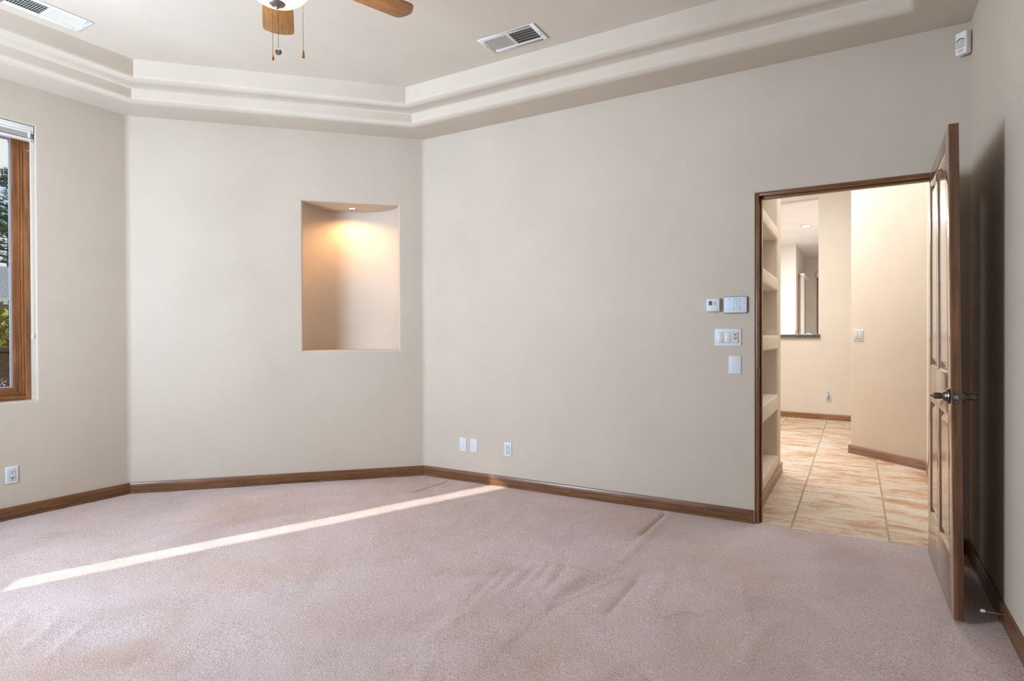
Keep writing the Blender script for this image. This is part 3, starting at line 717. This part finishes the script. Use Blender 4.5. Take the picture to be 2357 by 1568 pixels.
# ------------------------------------------------------------------ windows
def window(name, label, hole, loc, rz, mull=None, depth=0.085):
    t = thing(name, label, None, loc, rz, kind='structure'); t['category'] = 'window'
    x0, x1, z0, z1 = hole; d = depth
    def rect_frame(nm, a, b, c, e, wd, y0, y1, bev=0.003, par=t):
        MB().box(a, a+wd, y0, y1, c, e).build(nm, M_WINV, par, bev); MB().box(b-wd, b, y0, y1, c, e).build(nm, M_WINV, par, bev)
        MB().box(a+wd, b-wd, y0, y1, c, c+wd).build(nm, M_WINH, par, bev); MB().box(a+wd, b-wd, y0, y1, e-wd, e).build(nm, M_WINH, par, bev)
    rect_frame('frame', x0, x1, z0, z1, 0.030, d, THK)
    rect_frame('inner_stop', x0+0.030, x1-0.030, z0+0.030, z1-0.030, 0.014, d+0.018, d+0.05)
    rect_frame('stop_bead', x0+0.044, x1-0.044, z0+0.044, z1-0.044, 0.010, d+0.030, d+0.06)
    a, b, c, e = x0+0.048, x1-0.048, z0+0.046, z1-0.046
    rect_frame('sash', a, b, c, e, 0.040, d+0.040, d+0.085)
    gk = MB()
    for q in ((a+0.040, a+0.046, c+0.040, e-0.040), (b-0.046, b-0.040, c+0.040, e-0.040), (a+0.046, b-0.046, c+0.040, c+0.046), (a+0.046, b-0.046, e-0.046, e-0.040)):
        gk.box(q[0], q[1], d+0.046, d+0.075, q[2], q[3])
    gk.build('gasket', M_ALU, t)
    MB().box(a+0.040, b-0.040, d+0.058, d+0.062, c+0.040, e-0.040).build('pane', M_GLASS, t)
    return t
window('window_1', 'tall narrow wood-framed window in the left wall', W1, (XL, 0, 0), ROT['L'])
window('window_2', 'wide wood-framed window in the rear angled wall', W2, (WM.x, WM.y, 0), ROT['C'])
# raised blind on the narrow window
t = thing('window_blind', 'raised white pleated blind at the top of the window', 'blind', (XL, W1[1]-0.20, 2.63), ROT['L'])
hl, hr = -0.208, 0.195
MB().box(hl, hr, 0.004, 0.050, -0.036, 0.0).build('headrail', M_SHADE, t, 0.003)
for i in range(7):
    zz = -0.0385-i*0.0062
    MB().box(hl+0.002, hr-0.003, 0.010 if i else 0.005, 0.046, zz-0.0052-(0.006 if i == 0 else 0), zz).build('pleat', M_SHADE2 if i else M_SHADE, t)
MB().box(hl+0.001, hr-0.001, 0.006, 0.050, -0.100, -0.086).build('bottom_rail', M_SHADE, t, 0.002)
MB().box(hr-0.034, hr-0.020, -0.001, 0.006, -0.082, -0.052).build('cord_lock', M_SHADE, t, 0.0015)
cd = MB().tube([(hr-0.020, 0.002, -0.03), (hr-0.020, 0.004, -0.10), (hr-0.016, 0.010, -0.6), (hr-0.014, 0.012, -1.40)], 0.0013, 6).build('cord', M_CORD, t)
MB().lathe([(0, 0), (0.004, -0.002), (0.006, -0.03), (0.005, -0.034), (0, -0.034)], 10, (hr-0.014, 0.012, -1.40)).build('tassel', M_CORD, cd)
MB().tube([(hr-0.034, 0.0, -0.085), (hr-0.028, -0.002, -0.105), (hr-0.012, -0.002, -0.125), (hr-0.003, 0.002, -0.140), (hr-0.008, 0.004, -0.155), (hr-0.026, 0.004, -0.170), (hr-0.042, 0.004, -0.172)], 0.0012, 6).build('loose_cord', M_CORD, t)

# ------------------------------------------------------------------ hall: floor tiles
HY0 = YD+0.010
grout = MB().box(-4.2, 1.3, HY0, 9.9, -0.05, -0.0010).build('floor_hall', M_GROUT); struct(grout, 'tan travertine tile floor in the hall')
TS, GX, GY = 0.5185, 0.010, 0.009
xs0, ys0 = -0.346, 4.196
tile_me = {}
def tile_mesh(w_, l_):
    k = (round(w_, 3), round(l_, 3))
    if k not in tile_me:
        o = MB().box(-w_/2, w_/2, -l_/2, l_/2, -0.012, 0.0).build('tile', M_TILE, None, 0.002, 1)
        tile_me[k] = o.data; COL.objects.unlink(o); bpy.data.objects.remove(o)
    return tile_me[k]
for i in range(-3, 3):
    for j in range(-1, 11):
        x0 = xs0+i*TS; x1 = x0+TS; y0 = ys0+j*TS; y1 = y0+TS
        y0 = max(y0, HY0-0.004); 
        cx, cy = (x0+x1)/2, (y0+y1)/2
        if cx < -0.75 and cy < 5.5: continue
        if cx > 0.55: continue
        o = link('tile', tile_mesh(x1-x0-GX, y1-y0-GY), grout); o.location = (cx, cy, 0.0)

# hall left wall with built-in shelves
SX = -0.57
hl_root = thing('wall_hall_left', 'cream plaster wall with built-in shelves in the hall', None, (SX, YD+0.13, 0), 0, kind='structure')
SD, SY0, SY1, SYE = 0.30, 0.09, 1.345, 1.535       # recess depth, recess start/end, wall end (local y)
def hp(mb, n, bev=0.0, par=None, seg=4, mat=None): return mb.build(n, mat or M_HALL, par or hl_root, bev, seg)
hp(MB().box(-SD-0.12, 0, SY1, SYE, 0, 3.6), 'end_post', 0.020)
hp(MB().box(-SD-0.12, 0, 0.0, SY0, 0, 3.6), 'near_post', 0.012)
hp(MB().box(-SD-0.12, -SD, SY0-0.02, SY1+0.02, 0, 3.6), 'recess_back')
hp(MB().box(-SD-0.02, 0, SY0-0.02, SY1+0.02, 2.52, 3.6), 'upper_wall', 0.012)
for z0, z1 in ((0.0, 0.170), (0.565, 0.695), (1.085, 1.200), (1.580, 1.688), (2.015, 2.118)):
    hp(MB().box(-SD-0.02, -0.002, SY0-0.02, SY1+0.02, z0, z1), 'shelf', 0.015)
def bb_poly(name, pts, label, mat=None):
    "baseboard along a floor polyline with the room on the right-hand side walking p0->p1"
    root = None
    for a, b in zip(pts[:-1], pts[1:]):
        d = Vector((b[0]-a[0], b[1]-a[1])); L = d.length; rz = math.atan2(d.y, d.x)
        o = MB().prism(BPROF, 0, L, 'x').build(name, mat or M_BASE, root); 
        if root is None: root = o; place(o, (a[0], a[1], 0), rz); struct(o, label)
        else:
            mi = parent_inv(root); o.location = mi @ Vector((a[0], a[1], 0)); o.rotation_euler = (0, 0, rz-root.rotation_euler[2])
    return root
M_BASEH = wood('hall_baseboard_wood', srgb(120, 80, 50), srgb(150, 106, 72), srgb(172, 128, 92))
M_BASEP = wood('rosy_baseboard_wood', srgb(128, 92, 78), srgb(152, 116, 98), srgb(168, 132, 112))
# walking so that the room is to the right: local -y is room side
bb_poly('baseboard_hall_left', [(SX, YD+0.13+SYE), (SX, YD+0.13)][::-1], 'baseboard', None) if False else None
o = MB().prism(BPROF, 0, SYE+0.014, 'x').build('baseboard_hall_left', M_BASEH); place(o, (SX, YD+0.13, 0), R(90)); struct(o, 'light brown baseboard below the hall shelves')
for v in o.data.vertices: v.co.y = v.co.y
o.data.update()
# hall far wall with pass-through
HA = Vector((-0.944, 9.55)); HB = Vector((-0.057, 9.435)); hd = (HB-HA).normalized(); hang = math.atan2(hd.y, hd.x)
wfar = wall_panel('wall_hall_far', -3.4, 2.0, 0, 3.6, 0.14, [(-2.6, 0.487, 1.172, 3.162)], M_HALL, (HA.x, HA.y, 0), hang, 'cream hall wall with the tall pass-through opening', 0.012)
o = MB().prism(BPROF, -3.2, 1.9, 'x').build('baseboard_hall_far', M_BASEH); place(o, (HA.x, HA.y, 0), hang); struct(o, 'light brown baseboard at the end of the hall')
led = MB().prism([(-2.6, -0.045), (0.512, -0.045), (0.512, -0.003), (0.484, -0.003), (0.484, 0.185), (-2.6, 0.185)], 1.174, 1.213, 'z').build('granite_ledge', M_GRANITE, None, 0.006, 3); place(led, (HA.x, HA.y, 0), hang)
tag(led, 'dark granite ledge on the pass-through sill', 'ledge')
# angled wall on the right of the hall
P0, P1 = Vector((-0.046, 6.930)), Vector((0.544, 6.340)); pd = (P1-P0); pl = pd.length; pang = math.atan2(pd.y, pd.x)
wang = MB().box(0, pl+0.1, 0, 0.13, 0, 3.6).build('wall_hall_angled', M_HALL, None, 0.016, 4); place(wang, (P0.x, P0.y, 0), pang); struct(wang, 'angled cream wall in the hall with the light switch')
o = MB().prism(BPROF, -0.012, pl, 'x').build('baseboard_hall_angled', M_BASEP); place(o, (P0.x, P0.y, 0), pang); struct(o, 'rosy brown baseboard under the angled hall wall')
o = MB().box(0.0, 0.13, YD+0.12, 6.345, 0, 3.6).build('wall_hall_right', M_HALL); o.location = (0.544, 0, 0); struct(o, 'cream hall wall just past the open door')
o = MB().prism(BPROF, -6.335, -YD-0.135, 'x').build('baseboard_hall_right', M_BASEP); place(o, (0.544, 0, 0), R(-90)); struct(o, 'rosy brown baseboard past the open door')
# closing walls and ceilings out of sight
def closing(name, x0, x1, y0, y1, z0, z1, label, mat=M_HALL):
    o = MB().box(x0, x1, y0, y1, z0, z1).build(name, mat); struct(o, label); return o
closing('wall_hall_near', -4.2, SX-SD-0.10, YD+0.13+SYE-0.12, YD+0.13+SYE, 0, 3.6, 'hall wall behind the shelves')
closing('wall_hall_west', -4.3, -4.2, 5.4, 10.2, 0, 3.6, 'far side wall of the hall')
closing('wall_hall_east', 1.15, 1.25, 6.2, 9.6, 0, 3.6, 'side wall of the hall behind the angled wall')
closing('wall_hall_northeast', 0.6, 1.25, 6.2, 6.3, 0, 3.6, 'wall piece closing the hall beside the angled wall')
closing('ceiling_hall', -4.3, 1.3, YD+0.05, 9.75, 3.6, 3.75, 'flat cream hall ceiling', M_CEIL)
# hall light switch, outlet with plug
t = thing('light_switch', 'white double rocker switch on the angled hall wall', 'light switch', (P0.x+hd.x*0, P0.y, 0), pang)
sw = Vector((0.0265, 6.8435))+0*pd; t.location = (P0.x+(pd.x/pl)*0.104, P0.y+(pd.y/pl)*0.104, 1.197)
plate(t, 0.122, 0.118)
for x in (-0.023, 0.023):
    MB().box(x-0.0178, x+0.0178, -0.0064, -0.0058, -0.0345, 0.0345).build('rocker_gap', M_GREYP, t)
    MB().prism([(-0.0055, -0.0335), (-0.0105, -0.0335), (-0.0075, 0.0), (-0.0068, 0.0335), (-0.0055, 0.0335)], x-0.0168, x+0.0168, 'x').build('rocker', M_WHITE2, t, 0.0006)
al = 0.62; q = HA+hd*al
t = thing('power_outlet', 'white outlet with a plugged-in charger at the hall end', 'outlet', (q.x, q.y, 0.312), hang)
outlet(t)
t = thing('plug_in_charger', 'slim white plug-in device in the hall outlet', 'charger', (q.x-hd.y*0-0.010, q.y-0.010, 0.345), hang)
MB().box(-0.014, 0.014, -0.036, 0.0, -0.016, 0.028).build('body', M_WHITE, t, 0.004, 3)
MB().box(-0.009, 0.007, -0.030, -0.012, 0.024, 0.078).build('upright', M_WHITE, t, 0.004, 3)

# ------------------------------------------------------------------ kitchen seen through the pass-through
KZ = 3.4; KY = 15.75; KX = -1.245; KB = 18.97
closing('ceiling_kitchen', -4.5, 1.6, 9.5, 19.2, KZ, KZ+0.1, 'flat white kitchen ceiling', M_KITCH)
closing('floor_kitchen', -4.5, 1.6, 9.7, 19.2, -0.05, 0.0, 'kitchen floor', M_KITCH)
closing('wall_kitchen_far', -4.5, KX, KY, KY+0.15, 0, KZ, 'pale kitchen wall left of the nook', M_KITCH)
closing('wall_nook_left', KX-0.15, KX, KY+0.15, KB, 0, KZ, 'pale side wall of the breakfast nook', M_HALL)
closing('wall_nook_far', KX-0.2, 1.6, KB, KB+0.15, 0, KZ, 'beige end wall of the breakfast nook', M_HALL)
closing('wall_kitchen_east', 1.5, 1.6, 9.5, 19.1, 0, KZ, 'right kitchen wall', M_KITCH)
closing('wall_kitchen_west', -4.5, -4.4, 9.5, 16, 0, KZ, 'left kitchen wall', M_KITCH)
t = thing('kitchen_downlight', 'round recessed ceiling light seen through the pass-through', 'downlight', (-0.868, 13.29, KZ), 0)
MB().lathe([(0.085, 0.0), (0.115, -0.002), (0.118, -0.006), (0.108, -0.008), (0.086, -0.003), (0.085, 0.0)], 32, cap=False).build('trim_ring', M_WHITE, t)
MB().lathe([(0, -0.002), (0.086, -0.002), (0.087, 0.0)], 32).build('lens', M_CAN, t)
# vertical blind at the nook window
t = thing('vertical_blind', 'white vertical blind on the nook wall', 'blind', (KX, 16.2, 0), R(90))
MB().box(0.0, 1.75, -0.15, -0.062, 2.68, 2.73).build('headrail', M_SHADE, t, 0.004)
for i in range(5):
    MB().box(0.05+i*0.045, 0.062+i*0.045, -0.142, -0.070, 0.35, 2.675).build('vane', M_VANE, t)
nw = thing('window_3', 'nook window beside the vertical blind', None, (KX, 16.2, 0), R(90), kind='structure')
MB().box(0.06, 0.13, -0.03, 0.0, 0.8, 2.72).build('frame', M_WINV, nw); MB().box(1.60, 1.67, -0.03, 0.0, 0.8, 2.72).build('frame', M_SHADE, nw)
MB().box(0.13, 1.60, -0.02, -0.012, 0.8, 2.70).build('pane', plain('bright_pane', srgb(225, 234, 246), 0.2), nw)
t = thing('window_4', 'wood window frame on the far nook wall', None, (-0.927, KB, 0), 0, kind='structure')
MB().box(-0.022, 0.045, -0.05, 0.0, 0.75, 2.84).build('frame', M_WINV, t, 0.004)
MB().box(0.045, 1.2, -0.05, 0.0, 0.75, 0.83).build('frame', M_WINH, t, 0.004); MB().box(0.045, 1.2, -0.05, 0.0, 2.76, 2.84).build('frame', M_WINH, t, 0.004); MB().box(1.2, 1.28, -0.05, 0.0, 0.75, 2.84).build('frame', M_WINV, t, 0.004)
MB().box(0.045, 1.2, -0.012, -0.004, 0.83, 2.76).build('pane', plain('pale_pane', srgb(214, 226, 240), 0.2), t)
MB().box(-0.04, 1.3, -0.10, -0.05, 2.84, 2.99).build('blind_headrail', M_SHADE, t, 0.01)
# counter with sink and faucet behind the ledge
t = thing('kitchen_counter', 'kitchen counter just behind the granite ledge', 'counter', (-1.6, 9.64, 0), hang)
MB().box(-1.3, 1.6, 0.16, 0.82, 0.0, 1.05).build('cabinet', M_KITCH, t, 0.004); MB().box(-1.32, 1.62, 0.15, 0.85, 1.05, 1.09).build('countertop', M_GRANITE, t, 0.006)
t = thing('faucet', 'slim curved steel faucet behind the granite ledge', 'faucet', (-0.80, 10.05, 1.09), 0)
MB().lathe([(0, 0), (0.025, 0), (0.022, 0.02), (0.012, 0.03), (0, 0.03)], 20).build('base', M_CHROME, t)
MB().tube([(0, 0, 0.02), (0, 0, 0.14), (0.005, 0, 0.165), (0.03, -0.01, 0.185), (0.075, -0.02, 0.198), (0.092, -0.02, 0.203)], 0.006, 10).build('spout', M_CHROME, t)
t = thing('sink_bowl', 'dark upturned bowl behind the granite ledge', 'bowl', (-0.62, 10.05, 1.09), 0)
MB().lathe([(0.085, 0), (0.084, 0.05), (0.07, 0.10), (0.045, 0.130), (0.015, 0.138), (0, 0.138)], 28).build('shell', M_PEWTER, t); MB().lathe([(0.05, 0.0), (0.098, 0.0), (0.100, 0.006), (0.083, 0.012)], 28).build('rim', M_PEWTER, t)

# ------------------------------------------------------------------ outdoors
M_GROUND = speck('garden_soil', srgb(120, 104, 84), srgb(150, 132, 108), srgb(172, 154, 128), 9, 1.0)
M_BLOCK = speck('brown_block', srgb(92, 76, 62), srgb(112, 94, 78), srgb(128, 110, 92), 22, 0.95)
M_ROOF = speck('grey_shingle', srgb(104, 106, 110), srgb(126, 128, 132), srgb(146, 148, 152), 14, 0.95)
M_SIDING = speck('grey_siding', srgb(150, 150, 148), srgb(164, 164, 162), srgb(176, 176, 174), 6, 0.9)
M_BARK = speck('bark', srgb(70, 52, 40), srgb(92, 70, 54), srgb(112, 90, 70), 12, 1.0)
def leafmat(name, a, b, c):
    m, t, p = new_mat(name); v = coords(t); n = noise(t, v, 3.0, 3)
    t.links.new(ramp(t, n, [(0.3, a), (0.5, b), (0.7, c)]), p.inputs['Base Color']); p.inputs['Roughness'].default_value = 0.6
    return m
M_PINE = leafmat('pine_needles', srgb(34, 62, 48), srgb(58, 92, 64), srgb(96, 124, 78))
M_SHRUB = leafmat('golden_leaves', srgb(96, 110, 40), srgb(150, 146, 60), srgb(196, 150, 84))
M_LAV = leafmat('lavender_petals', srgb(130, 110, 170), srgb(176, 160, 206), srgb(222, 212, 232))
M_STEM = leafmat('grey_green_stems', srgb(70, 90, 60), srgb(100, 118, 84), srgb(128, 142, 104))
g = MB().box(-60, 12, -30, 40, -0.5, -0.15).build('ground', M_GROUND); struct(g, 'bare garden ground outside the window')
# added unseen wing wall, leaves only a stripe of sun in the rear window
ww = MB().box(-1.02, -0.87, THK, THK+1.59, -0.2, 4.1).build('wall_sun_screen', M_HALL); place(ww, (WM.x, WM.y, 0), ROT['C']); struct(ww, 'added unseen wall blocking most of the sun from the wide window')
# garden block wall
gw = thing('garden_wall', 'low brown block wall in the garden', 'wall', (-7.6, 3.5, -0.15), R(90))
bme = MB().box(-0.197, 0.197, 0, 0.2, 0.003, 0.197).build('block', M_BLOCK, None, 0.006, 1); bdata = bme.data; COL.objects.unlink(bme); bpy.data.objects.remove(bme)
MB().box(-3.2, 3.2, 0.01, 0.19, 0.0, 1.19).build('mortar_core', M_GROUT, gw)
for r_ in range(6):
    for c_ in range(16):
        x = -3.0+c_*0.4+(0.2 if r_ % 2 else 0)
        o = link('block', bdata, gw); o.location = (x, 0, r_*0.2)
for c_ in range(8):
    MB().box(-3.2+c_*0.8+0.003, -3.2+(c_+1)*0.8-0.003, -0.03, 0.23, 1.2, 1.255).build('cap', M_BLOCK, gw, 0.008)
# foliage helper
def leaves(n, center, rad, size, shape='ellipsoid', asp=0.45):
    mb = MB(); c = Vector(center)
    for i in range(n):
        while True:
            p = Vector((random.uniform(-1,1), random.uniform(-1,1), random.uniform(-1,1)))
            if 0.25 < p.length < 1: break
        p = Vector((p.x*rad[0], p.y*rad[1], p.z*rad[2]))+c
        d = Vector((random.gauss(0,1), random.gauss(0,1), random.gauss(0.3,0.8))).normalized(); s = d.orthogonal().normalized(); s.rotate(Matrix.Rotation(random.uniform(0,6.28), 3, d))
        L = size*random.uniform(0.7,1.3); nn = s.cross(d)*L*0.12
        mb.add([p, p+d*L*0.5+s*L*asp*0.5+nn, p+d*L, p+d*L*0.5-s*L*asp*0.5+nn], [(0,1,2),(0,2,3)])
    return mb
sh = thing('garden_shrub', 'golden green leafy shrub behind the garden wall', 'shrub', (-8.5, 2.95, -0.15), 0)
leaves(5200, (0, 0, 0.95), (0.55, 0.85, 0.78), 0.075).build('foliage', M_SHRUB, sh, smooth=False, fix=False)['kind'] = 'stuff'
mb = MB()
for i in range(9):
    a = i*0.7; mb.tube([(0.05*math.cos(a), 0.05*math.sin(a), 0), (0.18*math.cos(a), 0.25*math.sin(a), 0.6), (0.3*math.cos(a), 0.5*math.sin(a), 1.3)], [0.018, 0.012, 0.005], 6)
mb.build('stems', M_BARK, sh)
lv = thing('lavender_plant', 'pale purple flowering plant below the window', 'plant', (-6.05, 2.10, -0.15), 0)
mb = MB(); fl = MB()
for i in range(46):
    a = random.uniform(0, 6.28); r_ = random.uniform(0.02, 0.22); h_ = random.uniform(0.82, 1.03); x, y = r_*math.cos(a), r_*math.sin(a)
    mb.tube([(x*0.3, y*0.3, 0), (x*0.7, y*0.7, h_*0.5), (x, y, h_)], 0.003, 5)
    for k_ in range(10):
        z = h_-k_*0.012; b = random.uniform(0, 6.28); q = Vector((x+0.010*math.cos(b), y+0.010*math.sin(b), z))
        e = Vector((math.cos(b), math.sin(b), 0.6))*0.020; s = Vector((-math.sin(b), math.cos(b), 0))*0.008
        fl.add([q, q+e*0.5+s, q+e, q+e*0.5-s], [(0,1,2),(0,2,3)])
mb.build('stems', M_STEM, lv); fl.build('flowers', M_LAV, lv, smooth=False, fix=False)['kind'] = 'stuff'
# neighbour's house
nh = thing('neighbour_house', 'low grey house with a shingle roof beyond the garden', 'house', (-27, 10.5, -0.15), R(90))
MB().box(-5, 5, 0, 6, 0, 2.65).build('wall', M_SIDING, nh)
MB().add([(-5.5, -0.5, 2.6), (5.5, -0.5, 2.6), (5.5, 3, 4.1), (-5.5, 3, 4.1), (-5.5, 6.5, 2.6), (5.5, 6.5, 2.6), (-5.5, -0.5, 2.75), (5.5, -0.5, 2.75), (5.5, 3, 4.25), (-5.5, 3, 4.25), (-5.5, 6.5, 2.75), (5.5, 6.5, 2.75)],
         [(0,1,2,3), (3,2,5,4), (6,9,8,7), (9,10,11,8), (0,6,7,1), (4,5,11,10), (0,3,9,6), (3,4,10,9), (1,7,8,2), (2,8,11,5)]).build('roof', M_ROOF, nh)
MB().box(-5.5, 5.5, -0.56, -0.50, 2.55, 2.77).build('fascia', M_SHADE, nh)
for x in (-3.2, -1.2, 1.6):
    f_ = MB().box(x-0.65, x+0.65, -0.06, 0.0, 0.95, 2.25).build('window', M_SHADE, nh); MB().box(x-0.56, x+0.56, -0.075, -0.055, 1.04, 2.16).build('pane', plain('dark_pane', srgb(40, 62, 68), 0.1), f_)
# pine beyond
pt = thing('pine_tree', 'tall dark green pine beyond the grey house', 'tree', (-37.5, 13.2, -0.15), 0)
MB().tube([(0, 0, 0), (0.05, 0, 4), (0, 0.05, 10.2)], [0.22, 0.14, 0.02], 10).build('trunk', M_BARK, pt)
mb = MB(); br = MB()
for lev in range(26):
    z = 1.6+lev*0.325; rad = 2.9*(1-((z-1.6)/8.7))**0.8+0.25
    for k_ in range(7):
        a = random.uniform(0, 6.28); L = rad*random.uniform(0.65, 1.1); tip = Vector((math.cos(a)*L, math.sin(a)*L, z+0.16*L)); base = Vector((0, 0, z))
        br.tube([base, base.lerp(tip, 0.6)-Vector((0, 0, 0.05)), tip], [0.035, 0.02, 0.006], 5)
        for q in range(int(22*L)+10):
            u = random.uniform(0.25, 1.05); p = base.lerp(tip, u)+Vector((random.gauss(0, 0.10), random.gauss(0, 0.10), random.gauss(0.02, 0.07)))
            for n_ in range(3):
                d = Vector((math.cos(a)+random.gauss(0, 0.8), math.sin(a)+random.gauss(0, 0.8), random.gauss(0.5, 0.5))).normalized(); s = d.orthogonal().normalized()*0.018
                Ln = random.uniform(0.12, 0.24); mb.add([p-s, p+s, p+d*Ln], [(0, 1, 2)])
br.build('branches', M_BARK, pt); mb.build('foliage', M_PINE, pt, smooth=False, fix=False)['kind'] = 'stuff'
